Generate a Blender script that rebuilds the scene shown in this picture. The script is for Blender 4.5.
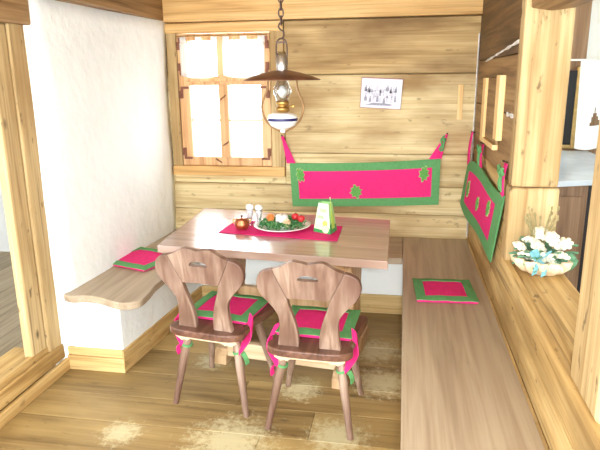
import bpy, bmesh, math, random
from mathutils import Vector, Matrix
random.seed(7)
for o in list(bpy.data.objects): bpy.data.objects.remove(o)
SC = bpy.context.scene
COL = SC.collection
PI = math.pi

# ------------------------------------------------------------------ camera
cam = bpy.data.objects.new('camera', bpy.data.cameras.new('camera'))
COL.objects.link(cam)
cam.data.sensor_width = 36; cam.data.lens = 36 * 580 / 600
cam.data.clip_start = .02
r = Vector((0.98492111, 0.17270625, -0.01014711))
d = Vector((0.0329921, -0.24507839, -0.96894175))
f = Vector((-0.16982913, 0.9539964, -0.24708082))
M = Matrix((r, -d, -f)).transposed().to_4x4(); M.translation = (0, 0, 1.6)
cam.matrix_world = M
SC.camera = cam

# ------------------------------------------------------------------ world, lights, exposure
W = bpy.data.worlds.new('world'); SC.world = W; W.use_nodes = True
bg = W.node_tree.nodes['Background']
bg.inputs[0].default_value = (.88, .95, 1, 1); bg.inputs[1].default_value = 9.0
def area(name, loc, target, sx, sy, power, col=(1, 1, 1)):
    L = bpy.data.lights.new(name, 'AREA'); L.shape = 'RECTANGLE'; L.size = sx; L.size_y = sy
    L.energy = power; L.color = col
    o = bpy.data.objects.new(name, L); COL.objects.link(o); o.location = loc
    o.rotation_euler = (Vector(target) - Vector(loc)).to_track_quat('-Z', 'Y').to_euler()
    return o
area('camera_flash', (.07, -.02, 1.66), (-.55, 3.4, .75), .06, .04, 30, (1, .985, .96))
area('frontal_fill', (-.3, -3.2, 1.9), (-.5, 3.5, .8), 2.6, 1.8, 130, (1, .98, .95))  # added soft fill, standing in for daylight from unseen windows behind the camera
area('daylight_at_window', (-1.3, 4.75, 1.6), (-.6, 2.6, .5), .9, 1.1, 45, (.92, .96, 1))
area('kitchen_fill', (.95, 3.1, 2.25), (1.1, 3.9, .8), .5, .5, 16, (1, .97, .92))  # added fill out of view, keeps the enclosed kitchen from going dark
area('hall_fill', (-3.2, 2.6, 2.2), (-3, 2.6, 0), .6, .6, 9, (1, .97, .92))  # unseen area light, added to brighten the room beyond the doorway
VS = SC.view_settings
VS.view_transform = 'Standard'; VS.look = 'None'; VS.gamma = 1; VS.use_curve_mapping = False
VS.exposure = -0.2

# ------------------------------------------------------------------ materials
def srgb(r, g, b):
    def c(x):
        x /= 255
        return x / 12.92 if x <= .04045 else ((x + .055) / 1.055) ** 2.4
    return (c(r), c(g), c(b), 1)
class NT:
    def __init__(s, name):
        s.m = bpy.data.materials.new(name); s.m.use_nodes = True
        s.t = s.m.node_tree; s.n = s.t.nodes; s.l = s.t.links
        s.b = s.n['Principled BSDF']; s.out = s.n['Material Output']
    def add(s, typ, **kw):
        n = s.n.new(typ)
        for k, v in kw.items():
            if k.startswith('i_'):
                n.inputs[k[2:].replace('_', ' ')].default_value = v
            else: setattr(n, k, v)
        return n
    def link(s, a, b): s.l.new(a, b)
    def ramp(s, src, stops):
        n = s.add('ShaderNodeValToRGB'); e = n.color_ramp.elements
        while len(e) < len(stops): e.new(.5)
        for k, (p, c) in enumerate(stops): e[k].position = p; e[k].color = c if len(c) == 4 else (*c, 1)
        s.link(src, n.inputs[0]); return n.outputs[0]
    def mix(s, fac, a, b, mode='MIX'):
        n = s.add('ShaderNodeMix', data_type='RGBA', blend_type=mode)
        for sock, v in ((n.inputs[0], fac), (n.inputs[6], a), (n.inputs[7], b)):
            if isinstance(v, (int, float, tuple)): sock.default_value = v
            else: s.link(v, sock)
        return n.outputs[2]
    def math(s, op, a, b=0.0):
        n = s.add('ShaderNodeMath', operation=op)
        for sock, v in ((n.inputs[0], a), (n.inputs[1], b)):
            if isinstance(v, (int, float)): sock.default_value = v
            else: s.link(v, sock)
        return n.outputs[0]

def wood(name, dark, mid, light, axis='x', rough=.55, knots=.6, wear=None, scale=1., island=.25, patches=None, spec=.35, streak=.6, blotch=None, speck=0, coat=0):
    q = NT(name)
    tc = q.add('ShaderNodeTexCoord'); geo = q.add('ShaderNodeNewGeometry')
    off = q.add('ShaderNodeVectorMath', operation='MULTIPLY_ADD')
    comb = q.add('ShaderNodeCombineXYZ')
    for k in range(3): q.link(geo.outputs['Random Per Island'], comb.inputs[k])
    q.link(comb.outputs[0], off.inputs[0]); off.inputs[1].default_value = (13, 7, 5)
    q.link(tc.outputs['Object'], off.inputs[2])
    sc = {'x': (.7, 13, 13), 'y': (13, .7, 13), 'z': (13, 13, .7)}[axis]
    mp = q.add('ShaderNodeMapping'); mp.inputs['Scale'].default_value = tuple(v * scale for v in sc)
    q.link(off.outputs[0], mp.inputs[0])
    n1 = q.add('ShaderNodeTexNoise'); n1.inputs['Scale'].default_value = 1.6; n1.inputs['Detail'].default_value = 5; n1.inputs['Distortion'].default_value = .5
    q.link(mp.outputs[0], n1.inputs[0])
    c = q.ramp(n1.outputs[0], [(.28, dark), (.45, mid), (.62, light), (.8, mid)])
    sc2 = {'x': (1.2, 60, 60), 'y': (60, 1.2, 60), 'z': (60, 60, 1.2)}[axis]
    mp2 = q.add('ShaderNodeMapping'); mp2.inputs['Scale'].default_value = sc2
    q.link(off.outputs[0], mp2.inputs[0])
    n2 = q.add('ShaderNodeTexNoise'); n2.inputs['Scale'].default_value = 1.5; n2.inputs['Detail'].default_value = 3
    q.link(mp2.outputs[0], n2.inputs[0])
    st = q.ramp(n2.outputs[0], [(.3, (.62, .55, .45)), (.55, (1, 1, 1))])
    c = q.mix(streak, c, st, 'MULTIPLY')
    if knots:
        v = q.add('ShaderNodeTexVoronoi'); v.inputs['Scale'].default_value = 1
        mp3 = q.add('ShaderNodeMapping')
        mp3.inputs['Scale'].default_value = {'x': (3, 6, 6), 'y': (6, 3, 6), 'z': (6, 6, 3)}[axis]
        q.link(off.outputs[0], mp3.inputs[0]); q.link(mp3.outputs[0], v.inputs[0])
        kn = q.ramp(v.outputs['Distance'], [(.03, (1, 1, 1)), (.11, (0, 0, 0))])
        c = q.mix(q.math('MULTIPLY', kn, knots), c, tuple(x * .35 for x in dark[:3]) + (1,))
    if blotch:
        nb = q.add('ShaderNodeTexNoise'); nb.inputs['Scale'].default_value = 2.2; nb.inputs['Detail'].default_value = 4
        mpb = q.add('ShaderNodeMapping'); mpb.inputs['Scale'].default_value = {'x': (.6, 1.6, 1.6), 'y': (1.6, .6, 1.6), 'z': (1.6, 1.6, .6)}[axis]
        q.link(off.outputs[0], mpb.inputs[0]); q.link(mpb.outputs[0], nb.inputs[0])
        bm_ = q.ramp(nb.outputs[0], [(.42, (0, 0, 0)), (.68, (1, 1, 1))])
        c = q.mix(q.math('MULTIPLY', bm_, blotch[1]), c, blotch[0])
    if speck:
        ns = q.add('ShaderNodeTexNoise'); ns.inputs['Scale'].default_value = 26; ns.inputs['Detail'].default_value = 3
        mps = q.add('ShaderNodeMapping'); mps.inputs['Scale'].default_value = {'x': (.45, 1, 1), 'y': (1, .45, 1), 'z': (1, 1, .45)}[axis]
        q.link(off.outputs[0], mps.inputs[0]); q.link(mps.outputs[0], ns.inputs[0])
        sm = q.ramp(ns.outputs[0], [(.65, (0, 0, 0)), (.74, (1, 1, 1))])
        c = q.mix(q.math('MULTIPLY', sm, speck), c, tuple(x * .45 for x in dark[:3]) + (1,))
        nc = q.add('ShaderNodeTexNoise'); nc.inputs['Scale'].default_value = 1.3; nc.inputs['Detail'].default_value = 4; nc.inputs['Distortion'].default_value = .3
        mpc = q.add('ShaderNodeMapping'); mpc.inputs['Scale'].default_value = {'x': (.8, 26, 26), 'y': (26, .8, 26), 'z': (26, 26, .8)}[axis]
        q.link(off.outputs[0], mpc.inputs[0]); q.link(mpc.outputs[0], nc.inputs[0])
        cm = q.ramp(nc.outputs[0], [(.30, (1, 1, 1)), (.37, (0, 0, 0))])
        c = q.mix(q.math('MULTIPLY', cm, speck * .7), c, tuple(x * .5 for x in dark[:3]) + (1,))
    if patches:
        tot = None
        for (px, py, rad) in patches:
            dn = q.add('ShaderNodeVectorMath', operation='DISTANCE'); q.link(tc.outputs['Object'], dn.inputs[0]); dn.inputs[1].default_value = (px, py, 0)
            fall = q.math('SUBTRACT', 1.0, q.math('DIVIDE', dn.outputs['Value'], rad))
            fall = q.math('MAXIMUM', fall, 0.)
            tot = fall if tot is None else q.math('MAXIMUM', tot, fall)
        n5 = q.add('ShaderNodeTexNoise'); n5.inputs['Scale'].default_value = 26; n5.inputs['Detail'].default_value = 8; n5.inputs['Roughness'].default_value = .82
        q.link(tc.outputs['Object'], n5.inputs[0])
        s_ = q.math('ADD', q.math('MULTIPLY', tot, .42), q.math('SUBTRACT', n5.outputs[0], .62))
        fac = q.ramp(s_, [(.02, (0, 0, 0)), (.2, (1, 1, 1))])
        c = q.mix(q.math('MULTIPLY', fac, .72), c, srgb(214, 205, 165))
    br = q.math('ADD', q.math('MULTIPLY', geo.outputs['Random Per Island'], island), 1 - island / 2)
    cb = q.add('ShaderNodeCombineXYZ')
    for k in range(3): q.link(br, cb.inputs[k])
    c = q.mix(1.0, c, cb.outputs[0], 'MULTIPLY')
    q.link(c, q.b.inputs['Base Color'])
    q.b.inputs['Roughness'].default_value = rough
    q.b.inputs['Specular IOR Level'].default_value = spec
    if coat: q.b.inputs['Coat Weight'].default_value = coat; q.b.inputs['Coat Roughness'].default_value = .19
    bp = q.add('ShaderNodeBump'); bp.inputs['Strength'].default_value = .25; bp.inputs['Distance'].default_value = .004
    q.link(n2.outputs[0], bp.inputs['Height']); q.link(bp.outputs[0], q.b.inputs['Normal'])
    return q.m
def plain(name, col, rough=.5, metal=0, noise=.0, nscale=20, bump=0, bscale=40, spec=.4, trans=0):
    q = NT(name); q.b.inputs['Roughness'].default_value = rough; q.b.inputs['Metallic'].default_value = metal
    q.b.inputs['Specular IOR Level'].default_value = spec
    tc = q.add('ShaderNodeTexCoord')
    n = q.add('ShaderNodeTexNoise'); n.inputs['Scale'].default_value = nscale; n.inputs['Detail'].default_value = 4
    q.link(tc.outputs['Object'], n.inputs[0])
    lo = tuple(x * (1 - noise) for x in col[:3]); hi = tuple(min(1, x * (1 + noise)) for x in col[:3])
    q.link(q.ramp(n.outputs[0], [(.3, lo), (.7, hi)]), q.b.inputs['Base Color'])
    if bump:
        n2 = q.add('ShaderNodeTexNoise'); n2.inputs['Scale'].default_value = bscale; n2.inputs['Detail'].default_value = 3
        q.link(tc.outputs['Object'], n2.inputs[0])
        bp = q.add('ShaderNodeBump'); bp.inputs['Strength'].default_value = bump; bp.inputs['Distance'].default_value = .01
        q.link(n2.outputs[0], bp.inputs['Height']); q.link(bp.outputs[0], q.b.inputs['Normal'])
    return q.m
def glass(name, tint=(1, 1, 1, 1), gloss=.12):
    q = NT(name); q.n.remove(q.b)
    t = q.add('ShaderNodeBsdfTransparent'); t.inputs[0].default_value = tint
    g = q.add('ShaderNodeBsdfGlossy'); g.inputs['Roughness'].default_value = .03
    lw = q.add('ShaderNodeLayerWeight'); lw.inputs[0].default_value = .35
    fac = q.math('ADD', q.math('MULTIPLY', lw.outputs['Facing'], .45), gloss * .4)
    mx = q.add('ShaderNodeMixShader'); q.link(fac, mx.inputs[0]); q.link(t.outputs[0], mx.inputs[1]); q.link(g.outputs[0], mx.inputs[2])
    q.link(mx.outputs[0], q.out.inputs[0]); return q.m
def sheer(name, col, alpha=.5):
    q = NT(name); q.n.remove(q.b)
    t = q.add('ShaderNodeBsdfTransparent'); dff = q.add('ShaderNodeBsdfDiffuse'); dff.inputs[0].default_value = col
    tl = q.add('ShaderNodeBsdfTranslucent'); tl.inputs[0].default_value = col
    m1 = q.add('ShaderNodeMixShader'); m1.inputs[0].default_value = .5; q.link(dff.outputs[0], m1.inputs[1]); q.link(tl.outputs[0], m1.inputs[2])
    m2 = q.add('ShaderNodeMixShader'); m2.inputs[0].default_value = alpha; q.link(t.outputs[0], m2.inputs[1]); q.link(m1.outputs[0], m2.inputs[2])
    q.link(m2.outputs[0], q.out.inputs[0]); return q.m

MAT = {}
old = dict(dark=srgb(182, 156, 108), mid=srgb(213, 191, 142), light=srgb(224, 206, 160))
MAT['log'] = wood('aged_log_wood', axis='x', rough=.7, island=.22, blotch=(srgb(146, 112, 66), .9), speck=.6, **old)
MAT['log_y'] = wood('aged_board_wood', srgb(158, 124, 70), srgb(190, 156, 98), srgb(206, 176, 120), axis='y', rough=.7, island=.25, blotch=(srgb(130, 100, 56), .9), speck=.9)
MAT['post'] = wood('pale_post_wood', srgb(150, 122, 82), srgb(186, 160, 114), srgb(202, 178, 132), axis='z', rough=.75, island=.15, streak=.6, knots=.95, speck=.9, blotch=(srgb(150, 116, 68), .7))
MAT['dark_y'] = wood('dark_stained_board', srgb(62, 44, 26), srgb(92, 68, 42), srgb(120, 92, 60), axis='y', rough=.55, island=.2, knots=.3)
MAT['mid_y'] = wood('brown_stained_board', srgb(96, 70, 42), srgb(136, 104, 66), srgb(160, 128, 86), axis='y', rough=.6, island=.2, knots=.3)
MAT['mid_x'] = wood('brown_stained_log', srgb(150, 118, 72), srgb(184, 154, 102), srgb(200, 172, 122), axis='x', rough=.65, island=.1, knots=.4, speck=.6, blotch=(srgb(128, 98, 58), 1.))
MAT['beam'] = wood('beam_wood', srgb(190, 146, 88), srgb(214, 172, 110), srgb(226, 190, 132), axis='x', rough=.65, island=.1)
MAT['frame_z'] = wood('window_frame_wood', srgb(180, 132, 86), srgb(210, 162, 112), srgb(222, 182, 134), axis='z', rough=.5, island=.15, knots=.2)
MAT['floor'] = wood('floor_boards', srgb(108, 86, 50), srgb(140, 114, 70), srgb(160, 134, 86), axis='x', rough=.5, island=.4, knots=.5, speck=.4, streak=.4, blotch=(srgb(186, 158, 102), .8),
                    patches=[(-.73, 2.22, .34), (-.13, 3.22, .26), (-.25, 2.33, .24), (-.07, 2.85, .26), (-1.04, 2.95, .18), (-.5, 2.72, .2), (-1.25, 2.2, .16)], spec=.4)
MAT['plinth'] = wood('plinth_wood', srgb(170, 134, 80), srgb(194, 160, 102), srgb(206, 176, 120), axis='y', rough=.6, island=.1, knots=.3, speck=.5)
MAT['plinth_x'] = wood('plinth_wood_across', srgb(180, 146, 90), srgb(204, 172, 114), srgb(216, 188, 132), axis='x', rough=.6, island=.1, knots=.3, speck=.5)
MAT['bench_y'] = wood('bench_wood', srgb(150, 132, 110), srgb(167, 148, 124), srgb(177, 160, 136), axis='y', rough=.38, island=.15, knots=.12, streak=.3)
MAT['bench_x'] = wood('bench_wood_across', srgb(150, 132, 110), srgb(167, 148, 124), srgb(177, 160, 136), axis='x', rough=.38, island=.15, knots=.12, streak=.3)
MAT['bench_pale'] = wood('pale_bench_wood', srgb(148, 130, 106), srgb(166, 148, 124), srgb(180, 162, 138), axis='y', rough=.4, island=.1, knots=.12, streak=.3)
MAT['table'] = wood('table_wood', srgb(126, 96, 82), srgb(152, 122, 106), srgb(166, 138, 122), axis='x', rough=.3, island=.12, knots=.06, streak=.25, spec=.6, coat=1.0)
MAT['table_z'] = wood('table_base_wood', srgb(164, 130, 92), srgb(194, 160, 120), srgb(208, 178, 138), axis='z', rough=.4, island=.1, knots=.1, streak=.3)
MAT['chair'] = wood('chair_wood', srgb(92, 70, 56), srgb(138, 112, 94), srgb(170, 146, 128), axis='z', rough=.45, island=.12, knots=0, scale=1.2, streak=.35, spec=.5, blotch=(srgb(86, 54, 42), .9))
MAT['chair_seat'] = wood('chair_seat_wood', srgb(70, 44, 34), srgb(98, 66, 52), srgb(120, 86, 70), axis='y', rough=.3, island=.05, knots=0, scale=1.4, streak=.4, spec=.5)
MAT['batten'] = wood('pale_batten_wood', srgb(196, 164, 124), srgb(214, 186, 148), srgb(226, 202, 166), axis='x', rough=.5, knots=0, streak=.3)
MAT['strip'] = wood('new_pine_wood', srgb(214, 170, 106), srgb(228, 190, 128), srgb(236, 206, 150), axis='z', rough=.5, knots=0, streak=.3)
MAT['door_room'] = wood('grey_floor_wood', srgb(112, 98, 76), srgb(142, 126, 100), srgb(158, 142, 116), axis='y', rough=.5, knots=.2)
MAT['plaster'] = plain('white_plaster', (.87, .915, .91, 1), .85, noise=.03, nscale=3, bump=.9, bscale=11)
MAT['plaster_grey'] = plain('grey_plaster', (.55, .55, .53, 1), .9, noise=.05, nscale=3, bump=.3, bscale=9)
MAT['chink'] = plain('white_chinking', (.72, .7, .66, 1), .9, noise=.25, nscale=30, bump=.6, bscale=60)
MAT['pink'] = plain('pink_cloth', (.74, .03, .19, 1), .85, noise=.06, nscale=60, bump=.25, bscale=300, spec=.15)
MAT['green'] = plain('green_cloth', (.115, .32, .12, 1), .85, noise=.08, nscale=60, bump=.25, bscale=300, spec=.15)
MAT['leafcloth'] = plain('bright_green_cloth', (.12, .34, .08, 1), .85, noise=.15, nscale=60, spec=.15)
MAT['stitch'] = plain('pale_stitching', (.4, .5, .2, 1), .8, noise=.1)
MAT['copper'] = plain('copper', (.45, .14, .06, 1), .3, .8, noise=.15, nscale=25)
MAT['ceramic'] = plain('white_ceramic', (.86, .86, .84, 1), .18, noise=.02, spec=.5)
MAT['blue'] = plain('blue_glaze', (.025, .025, .12, 1), .2, noise=.05)
MAT['brass'] = plain('brass', (.5, .3, .09, 1), .3, .85, noise=.1)
MAT['harp'] = plain('brown_brass_wire', (.26, .14, .05, 1), .5, .3, noise=.2)
MAT['iron'] = plain('dark_iron', (.09, .055, .04, 1), .45, .6, noise=.25, nscale=40)
MAT['bronze'] = plain('brown_tin_shade', (.19, .085, .05, 1), .38, .5, noise=.25, nscale=16)
MAT['silver'] = plain('pewter', (.6, .58, .55, 1), .3, .9, noise=.08)
MAT['rust'] = plain('rusty_hinge', (.22, .085, .05, 1), .6, .3, noise=.25, nscale=50)
MAT['pane'] = glass('window_glass')
MAT['lampglass'] = glass('lamp_glass', (.96, .97, .97, 1), .3)
MAT['tumbler'] = glass('tumbler_glass', (.97, .98, .98, 1), .2)
MAT['sheer'] = sheer('sheer_cotton', (.95, .95, .93, 1), .72)
MAT['salt'] = plain('white_salt', (.88, .88, .88, 1), .7, noise=.03)
MAT['fir'] = plain('fir_green', (.035, .17, .05, 1), .6, noise=.35, nscale=60)
MAT['fir2'] = plain('pale_fir_green', (.12, .3, .1, 1), .6, noise=.35, nscale=60)
MAT['wax'] = plain('white_wax', (.9, .9, .88, 1), .4, noise=.02)
MAT['redwax'] = plain('red_ornament', (.62, .03, .035, 1), .35, noise=.15, nscale=30)
MAT['orange'] = plain('orange_ornament', (.66, .24, .06, 1), .45, noise=.3, nscale=40)
MAT['card'] = plain('pale_green_card', (.38, .68, .28, 1), .35, noise=.12, nscale=18)
MAT['cardwhite'] = plain('white_green_card', (.6, .82, .52, 1), .35, noise=.05, nscale=25)
MAT['cardgreen'] = plain('green_print', (.04, .3, .08, 1), .35, noise=.2, nscale=25)
MAT['cardlime'] = plain('lime_print', (.5, .72, .12, 1), .35, noise=.15, nscale=35)
MAT['cardlemon'] = plain('lemon_print', (.86, .84, .5, 1), .35, noise=.1, nscale=45)
MAT['photo'] = plain('photo_paper', (.62, .59, .66, 1), .35, noise=.06, nscale=30)
MAT['photodark'] = plain('photo_grey', (.16, .15, .2, 1), .3, noise=.4, nscale=90)
MAT['photomid'] = plain('photo_pale_grey', (.44, .42, .5, 1), .3, noise=.3, nscale=90)
MAT['frameedge'] = plain('red_brown_edge', (.3, .12, .1, 1), .5, noise=.1)
MAT['shell'] = plain('cream_shell', (.72, .56, .36, 1), .5, noise=.2, nscale=22)
MAT['petal'] = plain('cream_petals', (.74, .72, .58, 1), .7, noise=.1, nscale=40)
MAT['teal'] = plain('teal_ribbon', (.16, .38, .42, 1), .5, noise=.2, nscale=30)
MAT['sage'] = plain('sage_leaf', (.12, .27, .15, 1), .6, noise=.25, nscale=40)
MAT['dry'] = plain('dry_grass', (.3, .25, .11, 1), .7, noise=.2, nscale=40)
MAT['towel'] = plain('white_towel', (.85, .9, .87, 1), .9, noise=.02, bump=.3, bscale=200)
MAT['worktop'] = plain('pale_blue_worktop', (.55, .64, .72, 1), .25, noise=.06, nscale=8)
MAT['cupboard'] = wood('brown_cupboard', srgb(110, 84, 60), srgb(138, 110, 84), srgb(150, 124, 98), axis='z', rough=.5, knots=0)
MAT['black'] = plain('dark_recess_paint', (.018, .014, .014, 1), .5, noise=.2)
MAT['mirror'] = plain('dark_glass', (.012, .012, .014, 1), .3, noise=.2, nscale=3)
MAT['gold'] = plain('gilt_wood', (.55, .4, .16, 1), .4, .4, noise=.2)
MAT['snow'] = plain('snow', (.9, .92, .95, 1), .9, noise=.02)

# ------------------------------------------------------------------ mesh helpers
def box(bm, x0, x1, y0, y1, z0, z1, mtx=None):
    vs = [bm.verts.new((x, y, z)) for x in (x0, x1) for y in (y0, y1) for z in (z0, z1)]
    if mtx:
        for v in vs: v.co = mtx @ v.co
    for q in ((0, 1, 3, 2), (4, 6, 7, 5), (0, 4, 5, 1), (2, 3, 7, 6), (0, 2, 6, 4), (1, 5, 7, 3)):
        bm.faces.new([vs[k] for k in q])
def prism(bm, pts, a, b, fn):
    """pts: 2-D outline; fn(u, v, w) -> point, w running from a to b"""
    n = len(pts)
    A = [bm.verts.new(fn(u, v, a)) for u, v in pts]; B = [bm.verts.new(fn(u, v, b)) for u, v in pts]
    bm.faces.new(A); bm.faces.new(B[::-1])
    for k in range(n): bm.faces.new((A[k], B[k], B[(k + 1) % n], A[(k + 1) % n]))
def fix(bm): bmesh.ops.recalc_face_normals(bm, faces=bm.faces)
def smooth_pts(pts, closed=True, n=5):
    out = []; N = len(pts)
    for i in range(N if closed else N - 1):
        p0, p1, p2, p3 = (pts[(i + k) % N] if closed else pts[min(max(i + k, 0), N - 1)] for k in (-1, 0, 1, 2))
        for j in range(n):
            t = j / n
            out.append(tuple(.5 * (2 * b + (c - a) * t + (2 * a - 5 * b + 4 * c - e) * t * t + (-a + 3 * b - 3 * c + e) * t ** 3) for a, b, c, e in zip(p0, p1, p2, p3)))
    if not closed: out.append(tuple(pts[-1]))
    return out
def tube(bm, pts, rad, seg=8, cap=True, closed=False):
    pts = [Vector(p) for p in pts]; N = len(pts)
    rads = rad if isinstance(rad, (list, tuple)) else [rad] * N
    rings = []; prev = None
    for i, p in enumerate(pts):
        if closed: t = (pts[(i + 1) % N] - pts[i - 1]).normalized()
        else: t = (pts[min(i + 1, N - 1)] - pts[max(i - 1, 0)]).normalized()
        ref = prev if prev else (Vector((0, 0, 1)) if abs(t.z) < .9 else Vector((1, 0, 0)))
        x = (ref - t * ref.dot(t)).normalized(); y = t.cross(x); prev = x
        rings.append([bm.verts.new(p + (x * math.cos(2 * PI * k / seg) + y * math.sin(2 * PI * k / seg)) * rads[i]) for k in range(seg)])
    for i in range(N if closed else N - 1):
        a, b = rings[i], rings[(i + 1) % N]
        for k in range(seg): bm.faces.new((a[k], a[(k + 1) % seg], b[(k + 1) % seg], b[k]))
    if cap and not closed: bm.faces.new(rings[0][::-1]); bm.faces.new(rings[-1])
def lathe(bm, prof, c=(0, 0, 0), seg=24, ripple=None):
    rings = []
    for r_, z in prof:
        if r_ < 1e-6: rings.append([bm.verts.new((c[0], c[1], c[2] + z))])
        else:
            ring = []
            for k in range(seg):
                a = 2 * PI * k / seg
                rr = r_ * (ripple(a, r_, z) if ripple else 1)
                ring.append(bm.verts.new((c[0] + rr * math.cos(a), c[1] + rr * math.sin(a), c[2] + z)))
            rings.append(ring)
    for a, b in zip(rings, rings[1:]):
        for k in range(seg):
            k2 = (k + 1) % seg
            if len(a) == 1 and len(b) == 1: continue
            if len(a) == 1: bm.faces.new((a[0], b[k], b[k2]))
            elif len(b) == 1: bm.faces.new((a[k], a[k2], b[0]))
            else: bm.faces.new((a[k], a[k2], b[k2], b[k]))
def ball(bm, c, rx, ry=None, rz=None, seg=10, rings=6):
    ry = ry or rx; rz = rz or rx
    prof = [(math.sin(PI * i / rings), -math.cos(PI * i / rings)) for i in range(rings + 1)]
    tmp = []
    for r_, z in prof:
        if r_ < 1e-6: tmp.append([bm.verts.new((c[0], c[1], c[2] + z * rz))])
        else: tmp.append([bm.verts.new((c[0] + rx * r_ * math.cos(2 * PI * k / seg), c[1] + ry * r_ * math.sin(2 * PI * k / seg), c[2] + rz * z)) for k in range(seg)])
    for a, b in zip(tmp, tmp[1:]):
        for k in range(seg):
            k2 = (k + 1) % seg
            if len(a) == 1: bm.faces.new((a[0], b[k2], b[k]))
            elif len(b) == 1: bm.faces.new((a[k], a[k2], b[0]))
            else: bm.faces.new((a[k], a[k2], b[k2], b[k]))
def sheet(bm, us, vs, fn, thick, keep=None):
    """cloth: grid of fn(u, v) points given thickness along its own normal; keep(um, vm) picks cells"""
    P = [[Vector(fn(u, v)) for v in vs] for u in us]
    nu, nv = len(us), len(vs)
    top = {}; bot = {}
    def nrm(i, j):
        a = P[min(i + 1, nu - 1)][j] - P[max(i - 1, 0)][j]; b = P[i][min(j + 1, nv - 1)] - P[i][max(j - 1, 0)]
        n = a.cross(b)
        return n.normalized() if n.length > 1e-9 else Vector((0, 0, 1))
    def vt(dct, i, j, s):
        if (i, j) not in dct: dct[(i, j)] = bm.verts.new(P[i][j] + nrm(i, j) * s)
        return dct[(i, j)]
    cells = {(i, j) for i in range(nu - 1) for j in range(nv - 1) if keep is None or keep((us[i] + us[i + 1]) / 2, (vs[j] + vs[j + 1]) / 2)}
    for (i, j) in cells:
        ring = ((i, j), (i + 1, j), (i + 1, j + 1), (i, j + 1))
        bm.faces.new([vt(top, *k, thick / 2) for k in ring]); bm.faces.new([vt(bot, *k, -thick / 2) for k in ring[::-1]])
        for (a, b, nb) in ((ring[0], ring[1], (i, j - 1)), (ring[1], ring[2], (i + 1, j)), (ring[2], ring[3], (i, j + 1)), (ring[3], ring[0], (i - 1, j))):
            if nb not in cells: bm.faces.new((vt(top, *b, thick / 2), vt(top, *a, thick / 2), vt(bot, *a, -thick / 2), vt(bot, *b, -thick / 2)))
def lin(a, b, n): return [a + (b - a) * k / n for k in range(n + 1)]
def grid01(w, n=8): return sorted(set([round(x, 5) for x in lin(0, w, 2) + lin(w, 1 - w, n) + lin(1 - w, 1, 2)]))

def obj(name, bm, mat, parent=None, smooth=False, bevel=0, seg=2):
    fix(bm)
    me = bpy.data.meshes.new(name); bm.to_mesh(me); bm.free()
    o = bpy.data.objects.new(name, me); COL.objects.link(o)
    me.materials.append(MAT[mat] if isinstance(mat, str) else mat)
    if smooth:
        for p in me.polygons: p.use_smooth = True
    if bevel:
        b = o.modifiers.new('bevel', 'BEVEL'); b.width = bevel; b.segments = seg; b.limit_method = 'ANGLE'; b.angle_limit = .6
    if parent: o.parent = parent
    return o
def tag(o, label, cat, group=None, kind=None):
    o['label'] = label; o['category'] = cat
    if group: o['group'] = group
    if kind: o['kind'] = kind
    return o
def thing(name, label, cat, loc=(0, 0, 0), rz=0, group=None):
    o = bpy.data.objects.new(name, None); COL.objects.link(o); o.location = loc; o.rotation_euler = (0, 0, rz)
    o.empty_display_size = .1
    return tag(o, label, cat, group)
def struct(name, bm, mat, label=None, cat=None, parent=None, bevel=0, smooth=False):
    o = obj(name, bm, mat, parent, smooth, bevel)
    o['kind'] = 'structure'
    if label: o['label'] = label; o['category'] = cat
    return o
def boxobj(name, mat, b, parent=None, bevel=.004):
    bm = bmesh.new(); box(bm, *b); return obj(name, bm, mat, parent, bevel=bevel)
BM = bmesh.new

# ================================================================== THE SETTING
# floor: boards running across the room
bm = BM(); y = -2.3; k = 0
while y < 4.3:
    w = random.uniform(.2, .3); xs = [-1.95, random.uniform(-1.2, .2), 1.75]
    for a, b in zip(xs, xs[1:]): box(bm, a, b - .0015, y, y + w - .002, -.04, 0)
    y += w
box(bm, -1.95, 1.75, -2.3, 4.3, -.07, -.012)
struct('floor', bm, 'floor', 'worn wide plank floor with pale scuffed patches under the chairs', 'floor', bevel=.002)

# back wall: squared logs, with an opening for the window
WX0, WX1, WZ0, WZ1 = -1.655, -.95, .955, 1.915
bm = BM(); zs = [-.04, .3, .62, .825, 1.06, 1.615]
for a, b in zip(zs, zs[1:]):
    g = .003
    if a > .8:
        box(bm, -1.9, WX0 - .06, 4.2, 4.30, a, b - g)
        box(bm, WX1 + .1, .6, 4.2, 4.30, a, b - g)
    else: box(bm, -1.9, .6, 4.2, 4.30, a, b - g)
box(bm, -1.9, WX0 - .06, 4.28, 4.38, .8, 2); box(bm, WX1 + .08, .6, 4.28, 4.38, .8, 2); box(bm, -1.9, .6, 4.28, 4.38, -.04, .9); box(bm, -1.716, -.849, 4.195, 4.30, .826, .89)
struct('wall_back', bm, 'log', 'back wall of pale weathered squared timber logs behind the table', 'wall', bevel=.006)
bm = BM(); box(bm, WX1 + .1, .6, 4.2, 4.28, 1.618, 1.982); struct('upper_log', bm, 'mid_x', parent=bpy.data.objects['wall_back'], bevel=.006)
bm = BM(); box(bm, -1.9, .6, 4.16, 4.38, 1.99, 2.3)
struct('trim_1', bm, 'beam', 'thick honey-coloured beam along the top of the log wall', 'beam', bevel=.008)
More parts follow.
